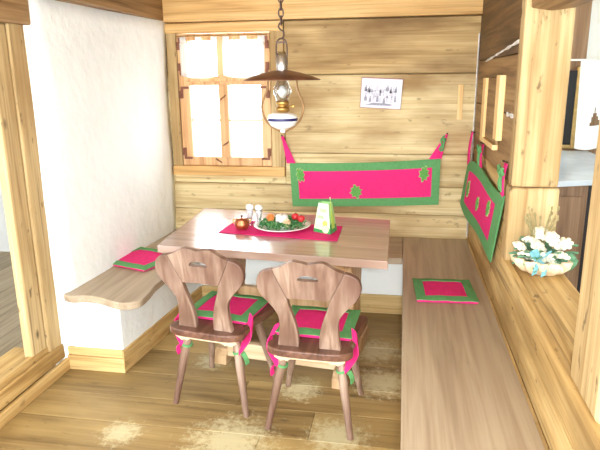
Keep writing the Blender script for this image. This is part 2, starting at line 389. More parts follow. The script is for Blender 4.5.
# left plastered wall (front end stands free beside the door post)
bm = BM()
us = lin(0, 1, 24); vs = lin(0, 1, 20)
def lw(u, v):
    yy = 2.735 + u * (4.2 - 2.735); x = -1.815 + .085 * u
    x += .008 * math.sin(5 * u + 2 * v) + .006 * math.sin(11 * v + 3 * u)
    if u < .04: x -= .03 * (1 - u / .04) ** 2
    return (x - .05, yy, v * 2.02)
sheet(bm, us, vs, lambda u, v: lw(u, v), .1)
struct('wall_left', bm, 'plaster', 'rough white plastered wall on the left', 'wall', smooth=True)
bm = BM(); box(bm, -2.1, -1.72, 2.735, 4.2, 2.0, 2.3)
struct('trim_2', bm, 'mid_y', 'dark brown beam above the white plastered wall', 'beam', bevel=.006)
# white masonry under the benches, with wooden plinths
bm = BM()
prism(bm, [(-1.80, 2.75), (-1.505, 2.75), (-1.42, 3.82), (.07, 3.82), (.07, 4.19), (-1.72, 4.19)], 0, .404, lambda u, v, w: (u, v, w))
struct('trim_3', bm, 'plaster', 'white plastered masonry base carrying the wall benches', 'bench base', bevel=.012)
bm = BM(); prism(bm, [(-1.4895, 2.7305), (-1.405, 3.80), (-1.425, 3.815), (-1.508, 2.7485)], 0, .13, lambda u, v, w: (u, v, w))
struct('baseboard_left', bm, 'plinth', 'pale wooden plinth board under the left bench', 'baseboard', bevel=.004)
bm = BM(); box(bm, -1.835, -1.49, 2.73, 2.748, 0, .085); box(bm, -1.835, -1.50, 2.738, 2.749, .087, .135)
struct('trim_10', bm, 'plinth_x', 'pale plinth boards across the front end of the left bench base', 'baseboard', bevel=.003)
bm = BM(); box(bm, -1.41, .065, 3.798, 3.818, 0, .135)
struct('baseboard_back', bm, 'plinth_x', 'pale wooden plinth board behind the table', 'baseboard', bevel=.004)
# right wall: boards up to the sill, stained boards between corner and post
bm = BM()
for a, b in ((-.04, .42), (.423, .60), (.603, .765)): box(bm, .487, .6, -.6, 4.2, a, b)
for a, b in ((.768, .92), (.923, 1.12)): box(bm, .487, .6, 2.745, 4.2, a, b)
struct('wall_right', bm, 'log_y', 'right wall of old pale boards beside the corner bench', 'wall', bevel=.006)
bm = BM()
for a, b in ((1.123, 1.42), (1.423, 1.69)): box(bm, .487, .6, 2.745, 4.2, a, b)
o = struct('stained_boards', bm, 'mid_y', parent=bpy.data.objects['wall_right'], bevel=.006)
bm = BM(); box(bm, .485, .6, 2.745, 4.2, 1.693, 2.3)
struct('upper_boards', bm, 'dark_y', parent=bpy.data.objects['wall_right'], bevel=.006)
bm = BM(); us = lin(0, 1, 30)
sheet(bm, us, [0, .5, 1], lambda u, v: (.484, 2.76 + u * 1.05, 1.742 - .06 * u + (v - .5) * (.009 + .014 * max(0, .45 - u) + .006 * math.sin(30 * u) * math.sin(7 * u))), .006)
sheet(bm, lin(0, 1, 8), [0, .5, 1], lambda u, v: (.485, 2.78 + u * .16, 1.42 + (v - .5) * .016 * (1 + .5 * math.sin(9 * u))), .005)
sheet(bm, lin(0, 1, 16), [0, 1], lambda u, v: (.481 - .006 * v, 4.195 - v * .012, .47 + u * 1.4), .006)
struct('chinking', bm, 'chink', parent=bpy.data.objects['wall_right'])
# sill and opening in the right wall
bm = BM(); box(bm, .50, .70, -.6, 2.68, .74, .775)
box(bm, .468, .50, -.6, 2.70, .745, .785)
struct('trim_4', bm, 'log_y', 'old wooden sill of the opening in the right wall', 'sill', bevel=.008)
bm = BM(); box(bm, .478, .675, 2.645, 2.742, 1.12, 2.3); box(bm, .472, .682, 2.638, 2.742, .77, 1.118)
struct('trim_5', bm, 'post', 'broad pale timber post at the far side of the wall opening', 'post', bevel=.012)
bm = BM(); box(bm, .478, .675, 1.33, 1.575, .78, 2.3)
struct('trim_6', bm, 'post', 'old timber post at the near side of the wall opening', 'post', bevel=.015)
bm = BM()
prism(bm, [(1.865, .5), (1.852, .58), (1.862, .675), (1.9, .70), (2.3, .70), (2.3, .5)], .9, 2.70, lambda u, v, w: (v, w, u))
struct('trim_7', bm, 'mid_y', 'brown lintel above the wall opening', 'beam', bevel=.006)
# ceiling: boards
bm = BM(); x = -2.2
while x < 1.7:
    box(bm, x, min(x + .3, 1.75) - .004, -.2, 5.4, 2.3, 2.34); x += .3
struct('ceiling', bm, 'log_y', 'wooden board ceiling', 'ceiling')

# door on the left: posts, lintel, high threshold
dr = thing('door_1', 'doorway in old pine frame left of the white wall', 'doorway'); dr['kind'] = 'structure'
boxobj('jamb', 'post', (-1.915, -1.862, 2.475, 2.60, .17, 1.86), dr, .012)
boxobj('jamb', 'post', (-1.93, -1.85, 2.603, 2.752, .10, 1.93), dr, .012)
boxobj('lintel', 'mid_y', (-2.1, -1.82, .9, 2.74, 1.86, 2.3), dr, .01)
boxobj('jamb', 'post', (-1.905, -1.848, .9, 1.2, .0, 1.86), dr, .012)
bm = BM(); box(bm, -1.90, -1.842, 1.2, 2.735, .075, .165); box(bm, -2.06, -1.902, 1.2, 2.60, .0, .185); box(bm, -1.902, -1.855, 1.2, 2.60, .165, .2)
obj('threshold', bm, 'log_y', dr, bevel=.008)
bm = BM(); box(bm, -1.85, -1.825, .5, 2.735, 0, .07)
struct('trim_8', bm, 'plinth', 'low skirting board in front of the door threshold', 'baseboard', bevel=.006)
bm = BM(); x = -4.6
while x < -2.07: box(bm, x, x + .22, .2, 4.6, .02, .06); x += .223
struct('floor_hall', bm, 'door_room', 'grey plank floor of the room beyond the doorway', 'floor')
bm = BM(); box(bm, -4.7, -2.1, 4.6, 4.7, 0, 2.3); box(bm, -4.8, -4.7, .2, 4.7, 0, 2.3)
struct('wall_hall', bm, 'plaster_grey', 'plain pale wall of the room beyond the doorway', 'wall')
bm = BM(); box(bm, -4.8, -2.2, .2, 4.7, 2.3, 2.34)
struct('ceiling_hall', bm, 'plaster_grey', 'ceiling of the room beyond the doorway', 'ceiling')

# window
wn = thing('window_1', 'small pine casement window with white daylight behind the panes', 'window'); wn['kind'] = 'structure'
Yw = 4.2
bm = BM()
box(bm, -1.722, WX0 + .005, 4.185, 4.37, .94, 1.985)          # casing posts and rails
box(bm, WX1, WX1 + .098, 4.185, 4.37, .94, 1.985)
obj('casing', bm, 'post', wn, bevel=.006)
boxobj('head_board', 'beam', (-1.724, -.852, 4.175, 4.37, 1.915, 1.984), wn, .006)
boxobj('sill', 'beam', (-1.722, -.852, 4.165, 4.37, .885, .955), wn, .006)
bm = BM()
box(bm, WX0 + .008, WX0 + .088, 4.20, 4.25, .957, 1.910); box(bm, WX1 - .075, WX1 - .005, 4.20, 4.25, .957, 1.910)
box(bm, WX0 + .088, WX1 - .075, 4.20, 4.25, .957, 1.022); box(bm, WX0 + .088, WX1 - .075, 4.20, 4.25, 1.862, 1.910)
obj('frame', bm, 'frame_z', wn, bevel=.005)
boxobj('mullion', 'frame_z', (-1.345, -1.275, 4.197, 4.25, 1.018, 1.868), wn, .005)
bm = BM(); box(bm, WX0 + .05, WX1 - .04, 4.192, 4.245, 1.548, 1.612); box(bm, WX0 + .05, WX1 - .04, 4.186, 4.20, 1.575, 1.600)
obj('transom', bm, 'frame_z', wn, bevel=.005)
for a, b in ((WX0 + .088, -1.345), (-1.275, WX1 - .075)):
    bm = BM(); box(bm, a, b, 4.215, 4.235, 1.288, 1.302); obj('glazing_bar', bm, 'frame_z', wn, bevel=.003)
    for c, e in ((1.018, 1.548), (1.612, 1.868)):
        bm = BM(); box(bm, a - .005, b + .005, 4.226, 4.229, c - .005, e + .005); obj('pane', bm, 'pane', wn)
def hinge(x, z, sx, sz):
    bm = BM(); s = .011
    pts = [(0, 0), (.062, 0), (.062, .016), (.016, .016), (.016, .085), (0, .085)]
    prism(bm, [(x + sx * u, z + sz * v) for u, v in pts], 4.188, 4.199, lambda u, v, w: (u, w, v))
    tube(bm, [(x - sx * .004, 4.187, z + sz * .03), (x - sx * .004, 4.187, z + sz * .085)], .007, 8)
    obj('hinge', bm, 'rust', wn)
for z, s in ((1.885, -1), (1.622, 1), (1.540, -1), (1.005, 1)):
    hinge(WX0 + .022, z, 1, s); hinge(WX1 - .018, z, -1, s)
for (x, z, a) in ((-1.31, 1.455, .6), (-1.30, 1.12, .5), (-1.36, 1.0, -.5), (-1.36, .93, .1)):
    bm = BM(); tube(bm, [(x - .02, 4.188, z - .02 * a), (x - .005, 4.175, z), (x + .012, 4.18, z + .02 * a), (x + .02, 4.188, z + .04 * a)], .005, 6)
    obj('latch_hook', bm, 'rust', wn)
# snow outside the window
bm = BM(); box(bm, -9, 7, 5.9, 16, -.3, -.1)
struct('ground', bm, 'snow', 'snowy ground outside the window', 'ground')

# kitchen seen through the wall opening
bm = BM(); box(bm, .7, 1.7, 5.25, 5.35, 0, 2.3); box(bm, 1.62, 1.72, .8, 5.3, 0, 2.3)
struct('wall_kitchen', bm, 'plaster', 'white wall of the kitchen beyond the opening', 'wall')
bm = BM(); box(bm, 1.325, 1.44, 5.2, 5.25, 0, 2.3)
struct('trim_9', bm, 'cupboard', 'brown upright post on the white kitchen wall', 'post', bevel=.006)
bm = BM(); box(bm, .6, 1.75, 4.4, 5.35, -.04, 0)
struct('floor_kitchen', bm, 'floor', 'kitchen floor beyond the wall opening', 'floor')

# ================================================================== BENCHES
bl = thing('wall_bench', 'pale wooden bench with scrolled front end along the white wall', 'bench', (-1.5, 3.2, 0))
L0 = Vector((-1.5, 3.2, 0))
edge = smooth_pts([(-1.826, 2.745), (-1.76, 2.722), (-1.69, 2.742), (-1.60, 2.725), (-1.498, 2.682), (-1.42, 2.672), (-1.362, 2.72), (-1.358, 2.82), (-1.375, 2.95)], closed=False, n=5)
edge += [(-1.37, 3.66), (-1.735, 4.185), (-1.75, 3.9)]
bm = BM(); prism(bm, [(u - L0.x, v - L0.y) for u, v in edge], .406, .45, lambda u, v, w: (u, v, w))
obj('seat_board', bm, 'bench_pale', bl, bevel=.008, seg=3)
cb = thing('corner_bench', 'brown wooden corner bench running along the log wall and the right wall', 'bench', (.25, 3.5, 0))
def cbx(name, mat, b, bev=.006):
    bm = BM(); box(bm, b[0] - .25, b[1] - .25, b[2] - 3.5, b[3] - 3.5, b[4], b[5]); return obj(name, bm, mat, cb, bevel=bev)
cbx('seat_board', 'bench_y', (.026, .484, .3, 4.19, .406, .45))
bm = BM(); prism(bm, [(-1.365 - .25, .165), (.023 - .25, .165), (.023 - .25, .69), (-1.725 - .25, .69)], .406, .45, lambda u, v, w: (u, v, w))
obj('seat_board', bm, 'bench_x', cb, bevel=.006)
cbx('base_board', 'plinth', (.07, .10, .3, 3.80, 0, .405))
bm = BM()
sheet(bm, lin(0, 1, 20), [0, 1], lambda u, v: (.484 - .008 * v - .25, .32 + u * 3.86 - 3.5, .460 - .008 * v), .006)
obj('wall_strip', bm, 'log_y', cb)

# ================================================================== TABLE
TC = Vector((-.6675, 3.135, 0)); TR = math.radians(-6.5)
tb = thing('dining_table', 'brown wooden dining table with trestle base in the bench corner', 'table', TC, TR)
R2 = Matrix.Rotation(-TR, 3, 'Z')
corners = [R2 @ (Vector((x, y, 0)) - TC) for x, y in ((-1.258, 2.761), (-.05, 2.649), (-.061, 3.477), (-1.301, 3.654))]
bm = BM(); nb = 4
for k in range(nb):
    a, b = k / nb, (k + 1) / nb - .0015
    q = [corners[0].lerp(corners[3], a), corners[1].lerp(corners[2], a), corners[1].lerp(corners[2], b), corners[0].lerp(corners[3], b)]
    prism(bm, [(p.x, p.y) for p in q], .708, .75, lambda u, v, w: (u, v, w))
obj('tabletop', bm, 'table', tb, bevel=.003)
for x in (-.30, .42):
    bm = BM()   # cleat under the top, with scrolled end
    prism(bm, smooth_pts([(-.385, .706), (-.39, .69), (-.375, .676), (-.35, .68), (-.335, .668), (-.30, .655), (.3, .655), (.37, .67), (.385, .706)], n=3), x - .04, x + .04, lambda u, v, w: (w, u, v))
    obj('cleat', bm, 'table_z', tb, bevel=.003)
    bm = BM()   # upright board with waisted sides
    prism(bm, [(-.19, .655), (-.13, .5), (-.10, .38), (-.12, .2), (-.17, .08), (.17, .08), (.12, .2), (.10, .38), (.13, .5), (.19, .655)], x - .025, x + .025, lambda u, v, w: (w, u, v))
    obj('upright', bm, 'table_z', tb, bevel=.004)
    bm = BM(); fr0 = .26 if x < 0 else .35
    prism(bm, [(-fr0, 0), (-fr0, .055), (-fr0 + .04, .085), (.31, .085), (.35, .055), (.35, 0)], x - .04, x + .04, lambda u, v, w: (w, u, v))
    obj('foot', bm, 'table_z', tb, bevel=.006)
bm = BM(); box(bm, -.259, .379, -.24, -.20, .05, .14); obj('stretcher', bm, 'batten', tb, bevel=.004)
bm = BM(); box(bm, -.274, .394, -.02, .02, .30, .40); obj('stretcher', bm, 'table_z', tb, bevel=.004)

# ================================================================== CHAIRS
def make_chair(label, loc, rz):
    t = thing('dining_chair', label, 'chair', loc, rz, 'carved wooden chairs at the table')
    # seat: rounded tongue behind the back rest, wider front
    half = [(0, -.232), (.11, -.230), (.168, -.213), (.192, -.18), (.188, -.14), (.165, -.10), (.172, -.05), (.20, .05), (.215, .17), (.20, .215), (.10, .225), (0, .228)]
    outl = half + [(-u, v) for u, v in half[-2:0:-1]]
    bm = BM(); prism(bm, smooth_pts(outl, n=3), .414, .45, lambda u, v, w: (u, v, w))
    obj('seat', bm, 'chair_seat', t, bevel=.007, seg=3)
    lean = math.radians(9); by = -.172
    def bk(u, v, w): return (u * 1.03 + .02 * v, by - v * math.sin(lean) + w * math.cos(lean), .449 + v * math.cos(lean) * 1.02 + w * math.sin(lean))
    up = [(.137, .0), (.132, .04), (.128, .08), (.126, .12), (.133, .158), (.160, .200), (.194, .239), (.214, .275), (.218, .31), (.206, .345), (.180, .363), (.150, .371),
          (.1305, .325), (.108, .275), (.09, .236), (.078, .19), (.062, .14), (.050, .09), (.044, .04), (.045, 0)]
    for s in (1, -1):
        bm = BM(); prism(bm, [(s * u, v) for u, v in smooth_pts(up[:12], closed=False, n=4) + smooth_pts(up[12:], closed=False, n=4)], -.014, .014, bk)
        obj('back_upright', bm, 'chair', t, bevel=.004)
    # crest rail with hand slot (built as two halves round the slot)
    top = smooth_pts([(.148, .370), (.124, .377), (.095, .393), (.065, .409), (.03, .406), (0, .399)], closed=False, n=4)
    slot = [(.045, .325), (.042, .336), (.03, .344), (.014, .348), (0, .349)]
    bm = BM()
    for s in (1, -1):
        prism(bm, [(s * u, v) for u, v in [(.045, .325), (.1290, .325)] + top + slot[::-1][:-1]], -.011, .013, bk)
        prism(bm, [(s * u, v) for u, v in [(0, .240), (.088, .237), (.106, .275), (.1290, .325), (.045, .325), (.025, .323), (0, .323)]], -.011, .013, bk)
    bmesh.ops.remove_doubles(bm, verts=bm.verts, dist=1e-5)
    obj('crest_rail', bm, 'chair', t)
    for s in (1, -1):      # batten under the seat, with scalloped ends
        bm = BM(); yb = -.158 if s < 0 else .13
        pts = [(-.16, .414), (-.16, .392), (-.145, .384), (-.13, .374), (-.115, .380), (-.10, .375), (-.085, .386), (.085, .386), (.10, .375), (.115, .380), (.13, .374), (.145, .384), (.16, .392), (.16, .414)]
        prism(bm, pts, yb - .03, yb + .03, lambda u, v, w: (u, w, v))
        obj('batten', bm, 'batten', t, bevel=.002)
    for sx in (1, -1):
        for sy in (1, -1):
            bm = BM()
            a = Vector((sx * .125, -.115 if sy < 0 else .125, .41)); b = Vector((sx * .196 - .012, -.155 if sy < 0 else .24, 0))
            n = 6; tube(bm, [a.lerp(b, k / n) for k in range(n + 1)], [.017, .021, .0215, .020, .018, .016, .0145], 12)
            obj('leg', bm, 'chair', t, smooth=False)
    return t
CH = [((-.864, 2.605, 0), math.radians(-9)), ((-.366, 2.486, 0), math.radians(-3))]
make_chair('carved wooden chair nearer the white wall bench, its back turned to the room', *CH[0])
make_chair('carved wooden chair nearer the corner bench, in front of the table right end', *CH[1])

# ================================================================== CUSHIONS
def cushion(name, label, loc, rz, hx, hy, t, bw, group, tilt=0):
    """pink pad with a green border band on its top"""
    c = thing(name, label, 'cushion', loc, rz, group)
    ux, uy = bw / (2 * hx), bw / (2 * hy)
    us = grid01(ux, 6); vs = grid01(uy, 6)
    def H(u, v):
        a, b = abs(2 * u - 1), abs(2 * v - 1)
        return t * (.62 + .38 * (1 - a ** 4) * (1 - b ** 4)) + .0015 * math.sin(17 * u + 9 * v)
    bm = BM()
    top = [[bm.verts.new(((2 * u - 1) * hx, (2 * v - 1) * hy, H(u, v))) for v in vs] for u in us]
    bot = [[bm.verts.new(((2 * u - 1) * hx * .985, (2 * v - 1) * hy * .985, .001)) for v in vs] for u in us]
    nu, nv = len(us), len(vs)
    for i in range(nu - 1):
        for j in range(nv - 1):
            bm.faces.new((top[i][j], top[i + 1][j], top[i + 1][j + 1], top[i][j + 1])); bm.faces.new((bot[i][j], bot[i][j + 1], bot[i + 1][j + 1], bot[i + 1][j]))
    for i in range(nu - 1):
        bm.faces.new((top[i][0], bot[i][0], bot[i + 1][0], top[i + 1][0])); bm.faces.new((top[i][nv - 1], top[i + 1][nv - 1], bot[i + 1][nv - 1], bot[i][nv - 1]))
    for j in range(nv - 1):
        bm.faces.new((top[0][j], top[0][j + 1], bot[0][j + 1], bot[0][j])); bm.faces.new((top[nu - 1][j], bot[nu - 1][j], bot[nu - 1][j + 1], top[nu - 1][j + 1]))
    obj('pad', bm, 'pink', c, smooth=False, bevel=.004)
    bm = BM()
    sheet(bm, us, vs, lambda u, v: ((2 * u - 1) * hx * 1.008, (2 * v - 1) * hy * 1.008, H(u, v) + .0025), .004, keep=lambda u, v: u < ux or u > 1 - ux or v < uy or v > 1 - uy)
    o = obj('border', bm, 'green', c); o['label'] = 'green cloth border'
    return c
cushion('bench_cushion', 'flat pink cushion with green border on the pale bench by the white wall', (-1.658, 3.39, .451), math.radians(-18), .195, .185, .02, .055, 'flat bench cushions')
cushion('bench_cushion', 'flat pink cushion with green border on the brown bench by the right wall', (.248, 3.075, .451), math.radians(3), .158, .165, .022, .05, 'flat bench cushions')
for (loc, rz), which in zip(CH, ('chair nearer the white wall bench', 'chair nearer the corner bench')):
    R = Matrix.Rotation(rz, 3, 'Z'); p = Vector(loc) + R @ Vector((0, .066, .451))
    c = cushion('seat_cushion', 'pink chair cushion with green border tied on the ' + which, p, rz, .174, .162, .026, .05, 'tied chair cushions')
    for s in (1, -1):
        bm = BM()   # strap from cushion corner round the seat edge down to the leg
        path = smooth_pts([(s * .172, -.13, .024), (s * .196, -.15, .012), (s * .203, -.172, -.03), (s * .178, -.188, -.075), (s * .150, -.198, -.112)], closed=False, n=4)
        us = lin(0, 1, len(path) - 1)
        sheet(bm, us, [0, .5, 1], lambda u, v: (path[round(u * (len(path) - 1))][0] - s * (v - .5) * .012, path[round(u * (len(path) - 1))][1] + (v - .5) * .06 * (1 - .3 * u), path[round(u * (len(path) - 1))][2] + (v - .5) * .034), .005)
        sp_ = obj('strap', bm, 'pink', c)
        bm = BM()
        ly = -.155; k_ = .27
        lx, lyy, lz = s * .1395, -.189, -.125
        tube(bm, [(lx + .0225 * math.cos(a), lyy + .0225 * math.sin(a), lz + .008 * math.sin(a + s)) for a in lin(0, 2 * PI, 14)[:-1]], .0065, 6, closed=True)
        o = obj('knot', bm, 'green', sp_); o['label'] = 'green band knotted round the leg'
        bm = BM()
        tp = smooth_pts([(lx + s * .024, lyy - .01, lz), (lx + s * .036, lyy - .016, lz - .004), (lx + s * .046, lyy - .012, lz - .03), (lx + s * .046, lyy, lz - .06)], closed=False, n=4)
        us = lin(0, 1, len(tp) - 1)
        sheet(bm, us, [0, 1], lambda u, v: (tp[round(u * (len(tp) - 1))][0] + (v - .5) * .012, tp[round(u * (len(tp) - 1))][1] + (v - .5) * .016, tp[round(u * (len(tp) - 1))][2] + (v - .5) * .01), .005)
        obj('tail', bm, 'pink' if s < 0 else 'green', sp_)

# ================================================================== WALL CLOTHS
LEAF = [(0, -.5), (.14, -.42), (.12, -.28), (.34, -.26), (.28, -.08), (.44, .04), (.26, .14), (.32, .32), (.12, .30), (.08, .48), (-.06, .5), (-.10, .32), (-.30, .30), (-.26, .10), (-.44, .02), (-.28, -.12), (-.34, -.30), (-.12, -.28)]
def motif(parent, fn, cu, cv, size, rot, sx=1.):
    """appliqué leaf with a pale stitched edge, on the surface fn(u, v, w)"""
    for nm, mat, k, w0, w1 in (('leaf_motif', 'leafcloth', .94, .005, .009), ('leaf_edge', 'stitch', 1.06, .003, .006)):
        bm = BM(); pts = [(cu + size * k * sx * (u * math.cos(rot) - v * math.sin(rot)), cv + size * k * (u * math.sin(rot) + v * math.cos(rot))) for u, v in LEAF]
        prism(bm, pts, w0, w1, fn); parent = obj(nm, bm, mat, parent)
def bilerp(c, u, v):
    a = c[0].lerp(c[1], u); b = c[2].lerp(c[3], u); return a.lerp(b, v)
# on the log wall
wt = thing('wall_hanging', 'wide pink cloth with green border hung on the log wall', 'wall hanging', (0, 0, 0), 0, 'pink and green wall hangings')
Cb = [Vector((-.815, 4.185, .987)), Vector((.266, 4.185, 1.035)), Vector((-.796, 4.185, .663)), Vector((.266, 4.185, .705))]
def fb(u, v):
    p = bilerp(Cb, u, v); sag = -.014 * math.sin(PI * u) * (1 - v) - .006 * math.sin(PI * u) * v
    return Vector((p.x, p.y - .006 - .004 * math.sin(8 * u + 1) * (1 - v * .3) - .006 * v, p.z + sag))
bu, bv = .052, .18
us = grid01(bu, 20); vs = grid01(bv, 6)
isb = lambda u, v: u < bu or u > 1 - bu or v < bv or v > 1 - bv
bm = BM(); sheet(bm, us, vs, fb, .006, keep=lambda u, v: not isb(u, v)); obj('field', bm, 'pink', wt, smooth=False)
bm = BM(); sheet(bm, us, vs, fb, .008, keep=isb); o = obj('border', bm, 'green', wt); o['label'] = 'green cloth border'
def onb(u, v, w): return (u, 4.172 - w, v)
motif(wt, onb, -.735, .90, .125, .75, .6); motif(wt, onb, -.325, .785, .105, .25); motif(wt, onb, .155, .925, .12, -.35, .7)
bm = BM(); sheet(bm, lin(0, 1, 6), [0, .5, 1], lambda u, v: (-.868 + u * .064 + (v - .5) * (.012 + .055 * u), 4.18 - .004 * math.sin(3 * v), 1.185 - u * .2), .006); obj('tie', bm, 'pink', wt)
bm = BM(); sheet(bm, lin(0, 1, 6), [0, .5, 1], lambda u, v: (.300 - u * .072 + (v - .5) * (.012 + .075 * u), 4.18 - .004 * math.sin(3 * v), 1.205 - u * .175), .006); obj('tie', bm, 'pink', wt)
bm = BM(); tube(bm, smooth_pts([(.285, 4.176, 1.195), (.262, 4.165, 1.165), (.270, 4.163, 1.13), (.255, 4.166, 1.10), (.275, 4.165, 1.095), (.282, 4.165, 1.14), (.292, 4.17, 1.18)], closed=False, n=4), .007, 6)
ball(bm, (.283, 4.166, 1.165), .014); obj('bow', bm, 'green', wt)
bm = BM(); ball(bm, (-.862, 4.172, 1.168), .014); obj('bow', bm, 'pink', wt)
def nail(x, y, z, dx, dy, label):
    bm = BM(); p = Vector((x, y, z)); q = Vector((x + dx, y + dy, z + .006)); tube(bm, [p, q], .0035, 8); ball(bm, q, .006)
    tag(obj('nail', bm, 'iron'), label, 'nail', 'nails carrying the wall hangings')
nail(-.873, 4.2, 1.182, 0, -.022, 'nail in the log wall below the oil lamp, holding the pink tie')
nail(.302, 4.2, 1.203, 0, -.022, 'nail in the log wall holding the tie with the green knot')
# on the right wall
wr = thing('wall_hanging', 'pink cloth with wavy green border hung on the right wall beside the post', 'wall hanging', (0, 0, 0), 0, 'pink and green wall hangings')
Cr = [Vector((.452, 4.13, 1.015)), Vector((.472, 2.75, 1.055)), Vector((.415, 4.13, .725)), Vector((.470, 2.995, .66))]
def fr(u, v):
    p = bilerp(Cr, u, v)
    wave = .022 * math.sin(2 * PI * (u * 1.0 + .02)) * (1 - v) - .03 * math.sin(2 * PI * u) * v * .5
    return Vector((p.x - .003 * math.sin(9 * u), p.y + .0 * v, p.z + wave + .03 * math.sin(PI * u) * (1 - v)))
bu, bv = .11, .19
us = grid01(bu, 16); vs = grid01(bv, 6)
isr = lambda u, v: u < bu or u > 1 - bu or v < bv or v > 1 - bv
bm = BM(); sheet(bm, us, vs, fr, .006, keep=lambda u, v: not isr(u, v)); obj('field', bm, 'pink', wr)
bm = BM(); sheet(bm, us, vs, fr, .008, keep=isr); o = obj('border', bm, 'green', wr); o['label'] = 'wavy green cloth border'
def onr(u, v, w):
    p = fr(u, v); return (p.x - w, p.y, p.z)
for cu, cv, s in ((.20, .5, .20), (.5, .55, .16), (.78, .36, .18)):
    motif(wr, lambda u, v, w: onr(cu + u * .5, cv + v * 1.6, w + .001), 0, 0, s, .3)
def tie(p, q, w0, w1, bow):
    p, q = Vector(p), Vector(q); bm = BM()
    sheet(bm, lin(0, 1, 6), [0, .5, 1], lambda u, v: (p.lerp(q, u).x - .008 * math.sin(PI * u), p.lerp(q, u).y - (v - .5) * (w0 + (w1 - w0) * u), p.lerp(q, u).z), .007)
    ti = obj('tie', bm, 'pink', wr)
    if bow:
        b = p.lerp(q, .3); bm = BM(); ball(bm, (b.x - .018, b.y, b.z), .014, .018, .016)
        for s in (1, -1):
            tube(bm, [(b.x - .018, b.y, b.z), (b.x - .022, b.y + s * .05, b.z + .026), (b.x - .02, b.y + s * .062, b.z + .004), (b.x - .018, b.y, b.z - .004)], .009, 6)
            tube(bm, [(b.x - .018, b.y, b.z), (b.x - .02, b.y + s * .022, b.z - .05), (b.x - .016, b.y + s * .03, b.z - .085)], [.007, .008, .004], 6)
        obj('bow', bm, 'green', ti)
tie((.468, 4.15, 1.225), (.450, 4.11, 1.0), .05, .11, False)
tie((.478, 3.64, 1.195), (.458, 3.55, 1.075), .06, .10, True)
tie((.478, 2.815, 1.20), (.468, 2.80, 1.05), .05, .07, True)
nail(.487, 4.15, 1.22, -.025, 0, 'nail in the room corner holding the right wall hanging')
nail(.487, 3.64, 1.2, -.022, 0, 'nail in the right wall at the middle tie of the hanging')
nail(.487, 2.815, 1.205, -.022, 0, 'nail in the right wall beside the broad post')

# ================================================================== PICTURE, STRIPS
pc = thing('photograph', 'old black and white group photograph pinned to the log wall', 'picture', (-.16, 4.196, 1.484), 0)
pc.rotation_euler = (0, math.radians(3), 0)
bm = BM(); box(bm, -.143, .143, -.008, 0, -.105, .105); obj('backing', bm, 'frameedge', pc)
bm = BM(); box(bm, -.139, .141, -.0105, -.008, -.101, .099); ppr = obj('print', bm, 'photo', pc)
rp = random.Random(3); bm = BM(); bm2 = BM()
for row, (z, n, h) in enumerate(((.035, 12, .05), (.005, 11, .055), (-.035, 9, .05))):
    for k in range(n):
        x = -.115 + .225 * (k + .5) / n + rp.uniform(-.004, .004); zz = z + rp.uniform(-.008, .008)
        b = bm if rp.random() < .5 else bm2; w = rp.uniform(.007, .011)
        prism(b, [(x - w, zz - h * .5), (x + w, zz - h * .5), (x + w * .9, zz), (x + .003, zz + .006), (x + .004, zz + .016), (x - .004, zz + .016), (x - .003, zz + .006), (x - w * .9, zz)], -.0112, -.0105, lambda u, v, w_: (u, w_, v))
prism(bm, [(-.12, -.083), (.06, -.083), (.09, -.075), (.05, -.068), (-.05, -.065), (-.09, -.078)], -.0112, -.0105, lambda u, v, w: (u, w, v))
obj('figures', bm, 'photodark', ppr); obj('pale_figures', bm2, 'photomid', ppr)
rk = thing('wall_rack', 'small rack of two upright pine strips on the right wall', 'rack', (.487, 3.4, 1.25), 0)
for y0, z1 in ((3.62, 1.585), (3.10, 1.60)):
    bm = BM(); box(bm, -.03, 0, y0 - 3.4 - .055, y0 - 3.4 + .055, -.03 if y0 > 3.3 else .03, z1 - 1.25); obj('upright', bm, 'strip', rk, bevel=.003)
bm = BM(); box(bm, -.014, 0, -.25, .18, -.0, .335); obj('back_board', bm, 'mid_y', rk, bevel=.002)
bm = BM(); box(bm, -.028, 0, -.25, .18, -.03, -.002); obj('bottom_strip', bm, 'strip', rk, bevel=.003)
bm = BM(); box(bm, .362, .396, 4.192, 4.2, 1.305, 1.54)
tag(obj('wood_strip', bm, 'strip', bevel=.002), 'narrow pale strip nailed upright on the log wall near the corner', 'strip')

# ================================================================== HANGING LAMP
lx, ly = -.640, 3.1
lp = thing('oil_lamp', 'hanging oil lamp with wide brown tin shade over the table', 'lamp', (lx, ly, 1.31), 0)
def Z(z): return z - 1.31
bm = BM()
prof = [(.024, Z(1.637)), (.05, Z(1.634)), (.10, Z(1.622)), (.16, Z(1.606)), (.203, Z(1.588)), (.205, Z(1.584)), (.198, Z(1.584)), (.15, Z(1.600)), (.10, Z(1.613)), (.05, Z(1.622)), (.024, Z(1.628)), (.024, Z(1.637))]
lathe(bm, prof, seg=40); o = obj('shade', bm, 'bronze', lp, smooth=True); o.rotation_euler = (0, 0, 0)
bm = BM(); lathe(bm, [(0, 0), (.012, 0), (.016, .010), (.010, .015), (.03, .019), (.066, .038), (.078, .058), (.079, .064)], seg=32)
lathe(bm, [(.079, .077), (.076, .092), (.055, .103), (.024, .108), (0, .108)], seg=32); rsv = obj('reservoir', bm, 'ceramic', lp, smooth=True)
bm = BM(); lathe(bm, [(.079, .063), (.0815, .067), (.0815, .074), (.079, .078)], seg=32); o = obj('blue_band', bm, 'blue', rsv, smooth=True); o['label'] = 'dark blue band round the white reservoir'
bm = BM(); lathe(bm, [(0, .107), (.03, .107), (.032, .116), (.038, .12), (.040, .132), (.026, .137), (.024, .145), (.034, .149), (.036, .162), (.03, .168), (0, .168)], seg=20)
tube(bm, [(.03, 0, .14), (.058, -.012, .14)], .004, 8); ball(bm, (.06, -.012, .14), .010, .005, .010); obj('burner', bm, 'brass', lp, smooth=True)
